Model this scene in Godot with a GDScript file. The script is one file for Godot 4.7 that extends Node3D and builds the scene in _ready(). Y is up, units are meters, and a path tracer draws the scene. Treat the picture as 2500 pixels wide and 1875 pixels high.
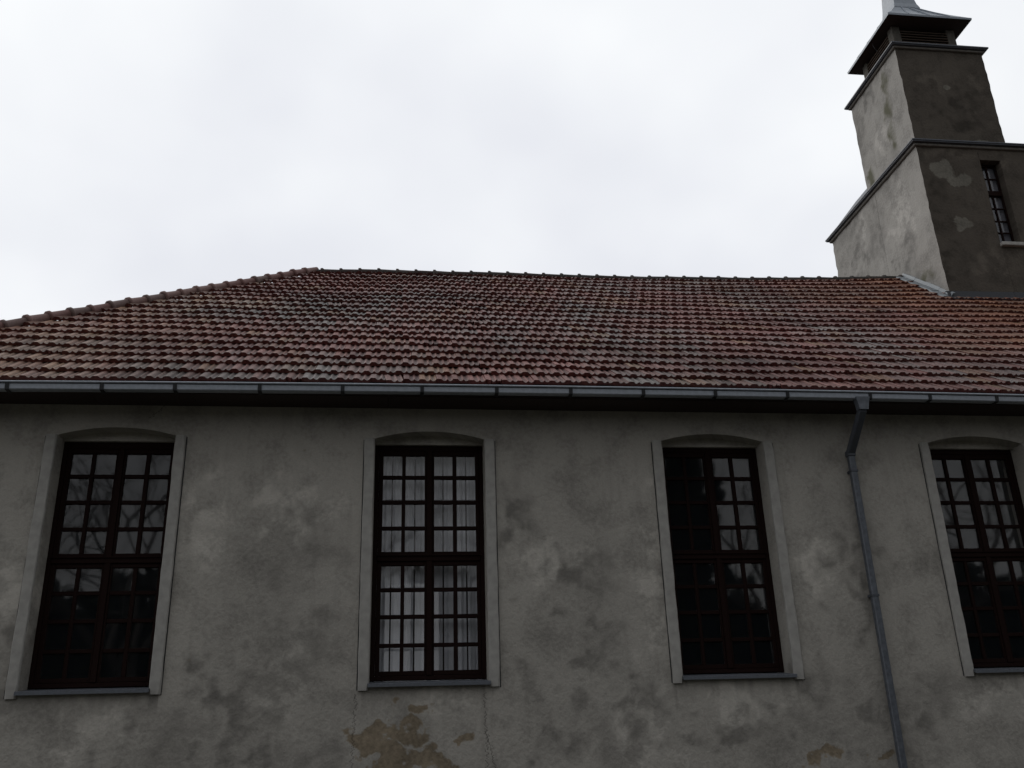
extends Node3D

const E := 1.6            # eye height: all measured heights are from the eye
const CAM_Z := 11.2236
const TH := deg_to_rad(37.819)
const EAVE_Y := 4.2078
const EAVE_Z := 0.5
const GAUGE := 0.3671
const TW := 0.2018        # working width of one roof tile
const S_RIDGE := 7.95
const WIN_X := [-3.3626, 0.4085, 4.0801, 7.7626]
const WIN_DY := [0.016, 0.0, 0.0, 0.004]
const HALF := 0.685       # half width of a window opening
const YB := 0.70
const YT := 3.655
const RISE := 0.10

var M := {}
var used := {}
var rng := RandomNumberGenerator.new()
var face_group := 2
var wob := FastNoiseLite.new()

# ------------------------------------------------------------------ helpers
func numbered(called: String) -> String:
	if not used.has(called):
		used[called] = 0
		return called
	used[called] += 1
	return "%s_%03d" % [called, used[called]]

func tag(o: Node, label := "", category := "", group := "", kind := "") -> void:
	if label: o.set_meta("label", label)
	if category: o.set_meta("category", category)
	if group: o.set_meta("group", group)
	if kind: o.set_meta("kind", kind)

func thing(called: String, label: String, category: String, at := Vector3.ZERO, group := "") -> Node3D:
	var o := Node3D.new()
	o.name = numbered(called)
	o.position = at
	add_child(o)
	tag(o, label, category, group)
	return o

func mb() -> SurfaceTool:
	var st := SurfaceTool.new()
	st.begin(Mesh.PRIMITIVE_TRIANGLES)
	st.set_smooth_group(-1)
	return st

func done(st: SurfaceTool, mat: Material) -> ArrayMesh:
	st.generate_normals()
	var m := st.commit()
	m.surface_set_material(0, mat)
	return m

func part(called: String, st: SurfaceTool, mat: Material, parent: Node3D) -> MeshInstance3D:
	return put(called, done(st, mat), parent)

func put(called: String, mesh: Mesh, parent: Node3D) -> MeshInstance3D:
	var o := MeshInstance3D.new()
	o.mesh = mesh
	o.name = numbered(called)
	parent.add_child(o)
	if parent != self and parent.get_parent() == self:   # measured heights start at the eye
		o.position = Vector3(0, E, 0) - parent.position
	return o

func tri(st: SurfaceTool, a: Vector3, b: Vector3, c: Vector3) -> void:   # counter-clockwise seen from outside
	st.add_vertex(a); st.add_vertex(c); st.add_vertex(b)

func quad(st: SurfaceTool, a: Vector3, b: Vector3, c: Vector3, d: Vector3) -> void:
	tri(st, a, b, c); tri(st, a, c, d)

func quv(st: SurfaceTool, p: Array, uv: Array) -> void:
	for i in [0, 2, 1, 0, 3, 2]:
		st.set_uv(uv[i]); st.add_vertex(p[i])

# a box with chamfered edges, in its own frame t
func box(st: SurfaceTool, lo: Vector3, hi: Vector3, ch := 0.0, t := Transform3D.IDENTITY) -> void:
	var c := (lo + hi) * 0.5
	var h := (hi - lo) * 0.5
	ch = minf(ch, minf(h.x, minf(h.y, h.z)) * 0.9)
	for ax in 3:
		var u := (ax + 1) % 3
		var v := (ax + 2) % 3
		for s in [-1.0, 1.0]:
			var q := []
			for k in [[-1, -1], [1, -1], [1, 1], [-1, 1]]:
				var p := Vector3.ZERO
				p[ax] = s * h[ax]
				p[u] = k[0] * (h[u] - ch)
				p[v] = k[1] * (h[v] - ch)
				q.append(t * (c + p))
			if s > 0: quad(st, q[0], q[1], q[2], q[3])
			else: quad(st, q[3], q[2], q[1], q[0])
	if ch <= 0.0: return
	for ax in 3:       # edges along ax
		var u := (ax + 1) % 3
		var v := (ax + 2) % 3
		for su in [-1.0, 1.0]:
			for sv in [-1.0, 1.0]:
				var p := []
				for e in [[0, -1], [0, 1], [1, 1], [1, -1]]:
					var w := Vector3.ZERO
					w[ax] = e[1] * (h[ax] - ch)
					w[u] = su * (h[u] - (ch if e[0] == 1 else 0.0))
					w[v] = sv * (h[v] - (0.0 if e[0] == 1 else ch))
					p.append(t * (c + w))
				if su * sv > 0: quad(st, p[0], p[3], p[2], p[1])
				else: quad(st, p[0], p[1], p[2], p[3])
	for sx in [-1.0, 1.0]:
		for sy in [-1.0, 1.0]:
			for sz in [-1.0, 1.0]:
				var a := t * (c + Vector3(sx * h.x, sy * (h.y - ch), sz * (h.z - ch)))
				var b := t * (c + Vector3(sx * (h.x - ch), sy * h.y, sz * (h.z - ch)))
				var d := t * (c + Vector3(sx * (h.x - ch), sy * (h.y - ch), sz * h.z))
				if sx * sy * sz > 0: tri(st, a, b, d)
				else: tri(st, a, d, b)

func b2(st: SurfaceTool, x0: float, x1: float, y0: float, y1: float, z0: float, z1: float, ch := 0.0) -> void:
	box(st, Vector3(x0, y0, z0), Vector3(x1, y1, z1), ch)

# an upright plaster strip with worn, slightly wavering edges
func rough_bar(st: SurfaceTool, x0: float, x1: float, y0: float, y1: float, z0: float, z1: float) -> void:
	var n := 44
	var rows := []
	for j in n + 1:
		var y := lerpf(y0, y1, float(j) / n)
		var end := maxf(0.0, 1.0 - minf(j, n - j) / 2.0)
		var c := 0.008 + 0.010 * absf(wob.get_noise_2d(y * 90.0, x0 * 50.0)) + 0.012 * end
		var e := 0.007 * wob.get_noise_2d(y * 45.0, x0 * 77.0)
		var f := 0.007 * wob.get_noise_2d(y * 45.0, x1 * 77.0 + 40.0)
		var g := 0.005 * wob.get_noise_2d(y * 30.0, x1 * 31.0 + 90.0) - 0.006 * end
		rows.append([Vector3(x0 + e, y, z0), Vector3(x0 + e, y, z1 + g - c), Vector3(x0 + e + c, y, z1 + g), Vector3(x1 + f - c, y, z1 + g), Vector3(x1 + f, y, z1 + g - c), Vector3(x1 + f, y, z0)])
	for j in n:
		for k in 5:
			quad(st, rows[j][k], rows[j][k + 1], rows[j + 1][k + 1], rows[j + 1][k])
	for j in [0, n]:
		var r: Array = rows[j]
		for k in [[0, 1, 2], [0, 2, 3], [0, 3, 4], [0, 4, 5]]:
			if j == n: tri(st, r[k[0]], r[k[1]], r[k[2]])
			else: tri(st, r[k[0]], r[k[2]], r[k[1]])

# a bar of rectangular section between two points
func bar(st: SurfaceTool, a: Vector3, b: Vector3, w: float, d: float, ch := 0.0, side := Vector3.RIGHT) -> void:
	var y := (b - a).normalized()
	var z := side.cross(y).normalized()
	var x := y.cross(z)
	box(st, Vector3(-w / 2, 0, -d / 2), Vector3(w / 2, a.distance_to(b), d / 2), ch, Transform3D(Basis(x, y, z), a))

func tube(st: SurfaceTool, a: Vector3, b: Vector3, ra: float, rb: float, n := 6) -> void:
	var y := (b - a).normalized()
	var x := (Vector3.RIGHT if absf(y.x) < 0.8 else Vector3.FORWARD).cross(y).normalized()
	var z := x.cross(y)
	for i in n:
		var p := TAU * i / n
		var q := TAU * (i + 1) / n
		var d0 := x * cos(p) + z * sin(p)
		var d1 := x * cos(q) + z * sin(q)
		quad(st, a + d1 * ra, a + d0 * ra, b + d0 * rb, b + d1 * rb)

# ------------------------------------------------------------------ materials
func lin(r: float, g: float, b: float) -> Color:
	return Color(r, g, b).linear_to_srgb()

func mat(c: Color, rough: float, metal := 0.0) -> StandardMaterial3D:
	var m := StandardMaterial3D.new()
	m.albedo_color = c
	m.roughness = rough
	m.metallic = metal
	return m

func noise_tex(freq: float, sd: int, lo: Color, hi: Color, oct := 4, size := 512) -> NoiseTexture2D:
	var n := FastNoiseLite.new()
	n.noise_type = FastNoiseLite.TYPE_SIMPLEX_SMOOTH
	n.seed = sd
	n.frequency = freq
	n.fractal_octaves = oct
	var t := NoiseTexture2D.new()
	t.width = size; t.height = size
	t.seamless = true
	t.noise = n
	var g := Gradient.new()
	g.set_color(0, lo); g.set_color(1, hi)
	t.color_ramp = g
	return t

func grained(m: StandardMaterial3D, freq: float, sd: int, lo: float, hi: float, scale: float) -> StandardMaterial3D:
	m.albedo_texture = noise_tex(freq, sd, lin(lo, lo, lo), lin(hi, hi, hi))
	m.uv1_triplanar = true
	m.uv1_world_triplanar = true
	m.uv1_scale = Vector3.ONE * scale
	return m

func layer(w: int, h: int, freq: float, sd: int, oct := 4, kind := FastNoiseLite.TYPE_SIMPLEX_SMOOTH) -> PackedByteArray:
	var n := FastNoiseLite.new()
	n.noise_type = kind
	n.seed = sd
	n.frequency = freq
	n.fractal_octaves = oct
	var im := n.get_image(w, h, false, false, true)
	im.convert(Image.FORMAT_L8)
	return im.get_data()

# old render: marks are [x, y, rx, ry, kind], kind 0 damp dark, 1 pale, 2 bare brown patch, 3 green, 4 fresh repair
func plaster(x0: float, y0: float, wm: float, hm: float, w: int, h: int, base: Color, marks: Array, cracks: Array, sd: int, mottle := 1.0) -> StandardMaterial3D:
	var pm := w / wm
	var big := layer(w, h, 0.55 / pm, sd, 3)
	var mid := layer(w, h, 1.9 / pm, sd + 1, 5)
	var fine := layer(w, h, 14.0 / pm, sd + 2, 3)
	var grit := layer(w, h, 0.35, sd + 3, 2)
	var sn := FastNoiseLite.new()
	sn.noise_type = FastNoiseLite.TYPE_SIMPLEX_SMOOTH
	sn.seed = sd + 9; sn.frequency = 5.0 / pm; sn.fractal_octaves = 3
	var si := sn.get_image(w, h / 12, false, false, true)
	si.convert(Image.FORMAT_L8)
	si.resize(w, h, Image.INTERPOLATE_CUBIC)
	var streak := si.get_data()
	var lut := PackedByteArray()
	lut.resize(1025)
	for i in 1025:
		var l := i / 1024.0
		lut[i] = clampi(int(round(255.0 * (l * 12.92 if l < 0.0031308 else 1.055 * pow(l, 1.0 / 2.4) - 0.055))), 0, 255)
	var field := []
	for k in 5:
		var f := PackedFloat32Array()
		f.resize(w * h)
		field.append(f)
	for mk in marks:
		var cx: float = (mk[0] - x0) * pm
		var cy: float = (y0 + hm - mk[1]) * pm
		var rx: float = mk[2] * pm
		var ry: float = mk[3] * pm
		var f: PackedFloat32Array = field[mk[4]]
		var soft := 0.6 if mk[4] == 3 else (0.3 if mk[4] == 4 else 1.0)
		for py in range(maxi(0, int(cy - 3.4 * ry)), mini(h, int(cy + 3.4 * ry))):
			for px in range(maxi(0, int(cx - 3.4 * rx)), mini(w, int(cx + 3.4 * rx))):
				var i := py * w + px
				var dx: float = (px - cx) / rx + (mid[i] - 127.5) * 0.011 * soft
				var dy: float = (py - cy) / ry + (mid[(i + w * 37 + 61) % (w * h)] - 127.5) * 0.011 * soft
				var v := exp(-(dx * dx + dy * dy))
				if v > f[i]: f[i] = v
		field[mk[4]] = f
	if sd == 11:
		var fs: PackedFloat32Array = field[0]
		for cx in WIN_X:
			for px in range(int((cx - 0.8 - x0) * pm), int((cx + 0.8 - x0) * pm)):
				if px < 0 or px >= w: continue
				var edge: float = absf((px / pm + x0) - cx)
				var amt := 0.35 + 0.5 * smoothstep(0.55, 0.7, edge) * smoothstep(0.85, 0.75, edge)
				for py in range(int((y0 + hm - 0.68) * pm), mini(h, int((y0 + hm - 0.68) * pm) + int(0.75 * pm))):
					var t := 1.0 - (py / pm - (y0 + hm - 0.68)) / 0.75
					var i := py * w + px
					fs[i] = maxf(fs[i], amt * t * t * clampf(0.3 + (streak[i] - 110) / 60.0, 0.0, 1.3))
		field[0] = fs
	var fd: PackedFloat32Array = field[0]
	var fp: PackedFloat32Array = field[1]
	var fb: PackedFloat32Array = field[2]
	var fg: PackedFloat32Array = field[3]
	var fr: PackedFloat32Array = field[4]
	var out := PackedByteArray()
	out.resize(w * h * 3)
	var bump := PackedByteArray()
	bump.resize(w * h)
	for i in w * h:
		var a := big[i] / 255.0 - 0.5
		var b := mid[i] / 255.0 - 0.5
		var c := fine[i] / 255.0 - 0.5
		var d := grit[i] / 255.0 - 0.5
		var n := b * 0.75 + c * 0.3 + a * 0.4
		var run := clampf((streak[i] / 255.0 - 0.56) * 3.5, 0.0, 1.0) * clampf(0.55 + a * 2.0, 0.0, 1.0)
		var v := (1.0 + mottle * (a * 0.35 + b * 0.42 + c * 0.24) + d * 0.20) * (1.0 - 0.12 * run)
		var dark := smoothstep(0.0, 1.0, clampf((fd[i] * 0.56 + n * 1.15 + 0.02) * 0.95, 0.0, 1.0))
		v *= 1.0 - 0.62 * dark
		var pale := smoothstep(0.0, 1.0, clampf((fp[i] * 0.8 + n * 0.8 - 0.12) * 1.1, 0.0, 1.0))
		v *= 1.0 + 0.34 * pale
		var r := base.r * v
		var g := base.g * v
		var bl := base.b * v
		var hgt := 0.5 + c * 0.35 + d * 0.25 + b * 0.3
		var br := clampf((fb[i] + n * 0.9 - 0.42) * 7.0, 0.0, 1.0)
		if br > 0.0:
			var q := 0.9 + 0.5 * b + 0.5 * c
			r = lerpf(r, 0.27 * q, br); g = lerpf(g, 0.222 * q, br); bl = lerpf(bl, 0.16 * q, br)
			hgt -= 0.12 * br
		var gr := clampf((fg[i] + n * 0.7 - 0.25) * 1.5, 0.0, 1.0)
		if gr > 0.0:
			r = lerpf(r, 0.085, gr * 0.8); g = lerpf(g, 0.085, gr * 0.8); bl = lerpf(bl, 0.045, gr * 0.8)
		var fx := clampf((fr[i] + n * 0.35 - 0.45) * 7.0, 0.0, 1.0)
		if fx > 0.0:
			var q := 0.9 + 0.5 * b + 0.3 * c
			r = lerpf(r, 0.185 * q, fx); g = lerpf(g, 0.172 * q, fx); bl = lerpf(bl, 0.145 * q, fx)
			hgt += 0.08 * fx
		out[i * 3] = lut[clampi(int(r * 1024), 0, 1024)]
		out[i * 3 + 1] = lut[clampi(int(g * 1024), 0, 1024)]
		out[i * 3 + 2] = lut[clampi(int(bl * 1024), 0, 1024)]
		bump[i] = clampi(int(hgt * 255), 0, 255)
	for cr in cracks:
		var p := Vector2((cr[0] - x0) * pm, (y0 + hm - cr[1]) * pm)
		var q := Vector2((cr[2] - x0) * pm, (y0 + hm - cr[3]) * pm)
		var steps := int(p.distance_to(q))
		for k in steps:
			var t := float(k) / steps
			var z := p.lerp(q, t)
			z.x += 2.2 * wob.get_noise_2d(k * 6.0, cr[0] * 31.0) * 2.0
			var i := clampi(int(z.y), 0, h - 1) * w + clampi(int(z.x), 0, w - 1)
			for e in 3: out[i * 3 + e] = int(out[i * 3 + e] * 0.68)
			bump[i] = int(bump[i] * 0.4)
	var m := StandardMaterial3D.new()
	m.albedo_texture = ImageTexture.create_from_image(Image.create_from_data(w, h, false, Image.FORMAT_RGB8, out))
	m.roughness = 0.95
	m.metallic_specular = 0.25
	m.heightmap_enabled = true
	m.heightmap_scale = 1.2
	m.heightmap_texture = ImageTexture.create_from_image(Image.create_from_data(w, h, false, Image.FORMAT_L8, bump))
	return m

func make_materials() -> void:
	# marks at the places where the wall shows them (x along the wall, height above the eye)
	var wall_marks := [
		[-1.06, 1.24, 0.42, 0.34, 0], [-1.46, 1.9, 0.3, 0.3, 0], [-1.6, 0.6, 0.45, 0.5, 0], [2.39, 1.15, 0.32, 0.32, 0], [1.5, 2.6, 0.2, 0.3, 0],
		[2.9, 0.5, 0.4, 0.35, 0], [2.06, 0.1, 0.4, 0.3, 0], [4.2, 0.1, 0.6, 0.25, 0], [5.05, 0.62, 0.45, 0.25, 0], [5.6, 2.5, 0.22, 0.3, 0],
		[6.0, 2.3, 0.2, 0.4, 0], [5.75, 1.6, 0.25, 0.5, 0], [5.1, 0.1, 0.4, 0.3, 0], [6.5, 0.4, 0.4, 0.3, 0], [-4.0, 1.0, 0.35, 0.35, 0], [-2.45, 0.1, 0.4, 0.5, 0],
		[1.6, 0.6, 0.2, 0.3, 0], [-1.3, -0.1, 0.9, 0.3, 0], [2.3, 1.8, 0.35, 0.5, 0], [-1.1, 2.3, 0.5, 0.3, 0], [5.9, -0.1, 0.5, 0.5, 0], 
		[-1.2, 2.85, 0.45, 0.35, 1], [-2.2, 2.6, 0.35, 0.5, 1], [-1.15, 0.75, 0.3, 0.35, 1], [1.9, 2.1, 0.4, 0.3, 1], [4.1, 0.42, 0.4, 0.2, 1], [7.35, 0.45, 0.5, 0.22, 1],
		[0.62, 0.53, 0.35, 0.16, 1], [-4.1, 1.7, 0.3, 0.5, 1], [-3.3, 0.35, 0.5, 0.25, 1], [5.2, 2.1, 0.3, 0.3, 1], [3.2, 2.0, 0.2, 0.8, 1], [2.9, -0.1, 0.4, 0.3, 1],
		[-0.04, 0.22, 0.36, 0.19, 2], [0.26, 0.46, 0.26, 0.11, 2], [0.80, 0.13, 0.11, 0.07, 2], [0.42, -0.12, 0.32, 0.14, 2], [-0.05, -0.1, 0.4, 0.2, 2], [5.05, -0.2, 0.3, 0.12, 2], [5.7, -0.15, 0.14, 0.12, 2],
	]
	M.wall = plaster(-7.5, -2.0, 18.0, 7.0, 2048, 796, Color(0.395, 0.372, 0.333), wall_marks, [[1.04, 0.6, 1.06, -0.2], [-0.42, 0.62, -0.45, -0.3], [1.05, 0.2, 1.2, -0.4], [-3.0, 3.9, -2.7, 4.2]], 11, 1.2)
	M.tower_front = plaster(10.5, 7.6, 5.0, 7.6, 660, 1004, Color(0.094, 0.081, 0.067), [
		[11.4, 11.2, 0.3, 0.34, 4], [11.75, 10.95, 0.34, 0.2, 4], [11.55, 9.88, 0.31, 0.2, 4], [12.02, 13.43, 0.12, 0.07, 4], [12.5, 12.0, 0.25, 0.06, 4],
		[11.7, 13.6, 0.3, 0.3, 1], [12.8, 13.3, 0.25, 0.4, 1], [12.5, 8.9, 0.5, 0.4, 1], [12.95, 11.6, 0.2, 0.5, 1], [12.0, 11.7, 0.8, 0.2, 1],
		[12.4, 12.8, 0.6, 0.5, 0], [11.2, 10.6, 0.25, 0.4, 0], [11.4, 8.8, 0.5, 0.5, 0]], [], 41, 1.3)
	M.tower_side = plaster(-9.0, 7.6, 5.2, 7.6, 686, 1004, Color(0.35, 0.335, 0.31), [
		[-5.05, 13.9, 0.13, 0.3, 3], [-5.14, 13.25, 0.17, 0.5, 3], [-5.2, 12.5, 0.13, 0.4, 3], [-5.2, 8.9, 0.5, 0.2, 3], [-6.3, 12.3, 0.12, 0.4, 3],
		[-5.7, 14.1, 0.3, 0.3, 0], [-7.5, 11.5, 0.4, 0.3, 0], [-7.15, 10.6, 0.6, 0.5, 0], [-6.3, 10.9, 0.2, 0.6, 0], [-6.4, 13.6, 0.25, 0.5, 0], [-5.4, 9.6, 0.4, 0.5, 0],
		[-5.0, 14.5, 0.3, 0.3, 1], [-5.8, 10.46, 0.2, 0.12, 1], [-5.2, 10.8, 0.4, 0.5, 1], [-6.9, 11.5, 0.3, 0.4, 1], [-5.5, 12.9, 0.3, 0.3, 1]],
		[[-6.18, 11.75, -6.24, 10.7], [-6.24, 10.7, -6.25, 9.6], [-6.17, 11.75, -6.25, 10.8]], 71, 1.15)
	M.trim = grained(mat(lin(0.43, 0.415, 0.385), 0.9), 0.02, 5, 0.74, 1.0, 0.7)
	M.wood = grained(mat(lin(0.019, 0.0085, 0.007), 0.7), 0.03, 6, 0.6, 1.0, 2.0)
	M.bare_wood = grained(mat(lin(0.16, 0.115, 0.085), 0.85), 0.03, 7, 0.5, 1.0, 1.5)
	M.zinc = grained(mat(lin(0.43, 0.465, 0.52), 0.5, 0.1), 0.025, 8, 0.72, 1.0, 1.1)
	M.pipe = grained(mat(lin(0.145, 0.16, 0.185), 0.5, 0.2), 0.025, 28, 0.55, 1.0, 0.9)
	M.zinc_dark = grained(mat(lin(0.10, 0.11, 0.13), 0.55, 0.2), 0.025, 9, 0.7, 1.0, 1.1)
	M.lead = grained(mat(lin(0.33, 0.36, 0.38), 0.55, 0.2), 0.03, 18, 0.6, 1.0, 1.6)
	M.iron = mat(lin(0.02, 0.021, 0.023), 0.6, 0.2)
	M.cap_metal = grained(mat(lin(0.30, 0.335, 0.375), 0.5, 0.3), 0.02, 10, 0.75, 1.0, 0.8)
	M.shaded_lead = grained(mat(lin(0.03, 0.033, 0.04), 0.7, 0.0), 0.03, 37, 0.6, 1.0, 1.4)  # front flashing, the shade on its upright face put into the colour
	M.soffit = grained(mat(lin(0.05, 0.03, 0.025), 0.85), 0.03, 12, 0.5, 1.0, 1.5)
	var glass := StandardMaterial3D.new()
	glass.albedo_color = Color(0.6, 0.65, 0.7, 0.012)
	glass.transparency = BaseMaterial3D.TRANSPARENCY_ALPHA
	glass.roughness = 0.03
	M.glass = glass
	var cur := mat(lin(0.82, 0.83, 0.87), 0.95)
	cur.albedo_color.a = 0.95
	cur.transparency = BaseMaterial3D.TRANSPARENCY_ALPHA
	M.curtain = cur
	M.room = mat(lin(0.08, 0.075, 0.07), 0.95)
	var tile := StandardMaterial3D.new()
	tile.vertex_color_use_as_albedo = true
	tile.roughness = 0.68
	tile.metallic_specular = 0.38
	var tt := noise_tex(0.022, 14, lin(0.30, 0.29, 0.29), lin(1, 1, 1), 5)
	tt.color_ramp.add_point(0.38, lin(0.58, 0.57, 0.56))
	tt.color_ramp.add_point(0.66, lin(0.76, 0.76, 0.75))
	tt.color_ramp.add_point(0.76, lin(0.95, 0.97, 0.95))
	tile.albedo_texture = tt
	tile.uv1_triplanar = true
	tile.uv1_world_triplanar = true
	tile.uv1_scale = Vector3.ONE * 1.7
	tile.heightmap_enabled = true
	tile.heightmap_scale = 0.3
	tile.heightmap_texture = noise_tex(0.05, 15, Color.BLACK, Color.WHITE, 5)
	M.tile = tile
	M.deck = mat(lin(0.05, 0.03, 0.025), 0.9)
	M.bark = grained(mat(lin(0.06, 0.05, 0.042), 0.95), 0.03, 16, 0.5, 1.0, 1.0)
	M.grass = grained(mat(lin(0.062, 0.060, 0.045), 1.0), 0.02, 17, 0.4, 1.0, 0.2)
	M.needles = mat(lin(0.014, 0.017, 0.012), 0.9)
	M.needles.metallic_specular = 0.15
	M.wood.metallic_specular = 0.2
	M.sill = grained(mat(lin(0.15, 0.165, 0.19), 0.5, 0.15), 0.03, 33, 0.6, 1.0, 1.5)

# ------------------------------------------------------------------ sky
func sky_light(d: Vector3, toward: Vector3, n: FastNoiseLite, n2: FastNoiseLite) -> Color:
	var e := maxf(d.y, 0.0)
	var p := Vector3(d.x, 0, d.z) / (e + 0.35)
	var c := n.get_noise_2d(p.x * 100.0, p.z * 100.0) * 0.5 + n2.get_noise_2d(p.x * 100.0, p.z * 100.0) * 0.22
	var g := d.dot(toward) * 0.5 + 0.5                     # brighter round the hidden sun
	var l := 0.37 + 0.55 * smoothstep(0.25, 0.85, g)
	l *= 1.0 + 0.24 * c
	var warm := clampf(0.5 + c * 1.1, 0.0, 1.0)
	return Color(l * lerpf(0.935, 0.985, warm), l * lerpf(0.96, 1.005, warm), l * lerpf(1.035, 1.015, warm))

func make_sky() -> void:
	var toward := Vector3(-0.38, 0.55, -0.74).normalized()
	var n := FastNoiseLite.new()
	n.seed = 21; n.frequency = 0.010; n.fractal_octaves = 4
	n.noise_type = FastNoiseLite.TYPE_SIMPLEX_SMOOTH
	var n2 := FastNoiseLite.new()
	n2.seed = 22; n2.frequency = 0.035; n2.fractal_octaves = 4
	n2.noise_type = FastNoiseLite.TYPE_SIMPLEX_SMOOTH
	var w := 1024
	var h := 512
	var data := PackedFloat32Array()
	data.resize(w * h * 3)
	for y in h:
		var el := PI * (0.5 - (y + 0.5) / h)
		for x in w:
			var az := TAU * (x + 0.5) / w
			var d := Vector3(sin(az) * cos(el), sin(el), -cos(az) * cos(el))
			var c := sky_light(d, toward, n, n2) if el > -0.05 else Color(0.2, 0.2, 0.19)
			var i := (y * w + x) * 3
			data[i] = c.r; data[i + 1] = c.g; data[i + 2] = c.b
	var im := Image.create_from_data(w, h, false, Image.FORMAT_RGBF, data.to_byte_array())
	var ps := PanoramaSkyMaterial.new()
	ps.panorama = ImageTexture.create_from_image(im)
	var sky := Sky.new()
	sky.sky_material = ps
	var env := Environment.new()
	env.background_mode = Environment.BG_SKY
	env.sky = sky
	env.tonemap_mode = Environment.TONE_MAPPER_LINEAR
	env.tonemap_exposure = 1.0
	env.sdfgi_enabled = true
	env.ssao_enabled = true
	env.ssil_enabled = true
	var we := WorldEnvironment.new()
	we.environment = env
	we.name = "world_environment"
	add_child(we)
	var sun := DirectionalLight3D.new()
	sun.name = "sun"
	sun.light_energy = 0.22
	sun.light_color = Color(1.0, 0.97, 0.93)
	sun.light_angular_distance = 30.0
	sun.shadow_enabled = true
	add_child(sun)
	sun.look_at_from_position(toward * 50.0, Vector3.ZERO, Vector3.UP)

# ------------------------------------------------------------------ roof
func eave_dy(x: float) -> float:
	return -0.00075 * (x - 3.0) * (x - 3.0)

func hip_x(s: float) -> float:
	return -7.12 + 0.682 * s

func roof_p(x: float, s: float, h: float) -> Vector3:
	var f := s / S_RIDGE
	var up := maxf(0.0, x - 3.0)
	var dy := pow(1.0 - f, 4.0) * eave_dy(x) + f * 0.0036 * up * up * (1.0 if x < 11.0 else 64.0 / (up * up)) + f * f * f * 0.022 * minf(0.0, x - 0.2)
	dy += 0.022 * wob.get_noise_2d(x * 9.0, s * 14.0) * (1.0 if s > 0.4 else s / 0.4)
	return Vector3(x, EAVE_Y + dy + s * sin(TH) + h * cos(TH), EAVE_Z - s * cos(TH) + h * sin(TH))

func tile_tone(x: float, s: float, n1: FastNoiseLite, n2: FastNoiseLite) -> Color:
	var a := n1.get_noise_2d(x * 10.0, s * 10.0)          # broad drift
	var b := n2.get_noise_2d(x * 10.0, s * 10.0)
	var r := rng.randf()
	var pink := Color(0.275, 0.130, 0.115)
	var grey := Color(0.25, 0.222, 0.21)
	var red := Color(0.215, 0.098, 0.082)
	var ochre := Color(0.30, 0.185, 0.105)
	var orange := Color(0.27, 0.112, 0.05)
	var c := pink.lerp(grey, clampf(0.33 + a * 1.2 + (rng.randf() - 0.5) * 0.7, 0.0, 1.0))
	if r < 0.13: c = c.lerp(red, 0.7)
	elif r < 0.17: c = c.lerp(ochre, 0.6)
	c = c.lerp(ochre, clampf((b - 0.30) * 2.0, 0.0, 0.55))
	var left := clampf((-2.2 - x) / 2.0, 0.0, 1.0)                       # browner towards the hip
	c = c.lerp(Color(0.27, 0.15, 0.11).lerp(Color(0.30, 0.172, 0.095), rng.randf()), left * (0.45 + 0.35 * rng.randf()))
	var top_right := clampf((x - 7.2 + (s - 4.0) * 0.55 + b * 2.0 + a * 1.5) / 4.0, 0.0, 1.0)
	c = c.lerp(orange, top_right * clampf(0.72 + (rng.randf() - 0.5) * 0.5, 0.0, 0.95))
	var k := 0.84 + 0.30 * rng.randf()
	if rng.randf() < 0.035: k *= 0.6
	k *= 1.20 - 0.42 * clampf(n1.get_noise_2d(x * 7.0 + 300.0, s * 16.0) * 2.2, 0.0, 1.0)        # sooty, mossy drifts
	k *= 1.0 - 0.38 * exp(-pow((x + 2.6) / 1.1, 2.0) - pow(s / 0.5, 2.0)) - 0.25 * exp(-pow((x - 5.5) / 2.5, 2.0) - pow((s - 0.6) / 1.2, 2.0))
	if rng.randf() < 0.04: k *= 1.22
	return Color(c.r * k, c.g * k, c.b * k)

const PROFILE := [[0.0, 0.022], [0.05, 0.0245], [0.27, 0.0245], [0.325, 0.020], [0.395, 0.006], [0.47, 0.0], [0.55, 0.005], [0.615, 0.018], [0.645, 0.0195], [0.675, 0.018], [0.74, 0.005], [0.82, 0.0], [0.90, 0.005], [0.965, 0.017], [1.0, 0.0205]]

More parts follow.
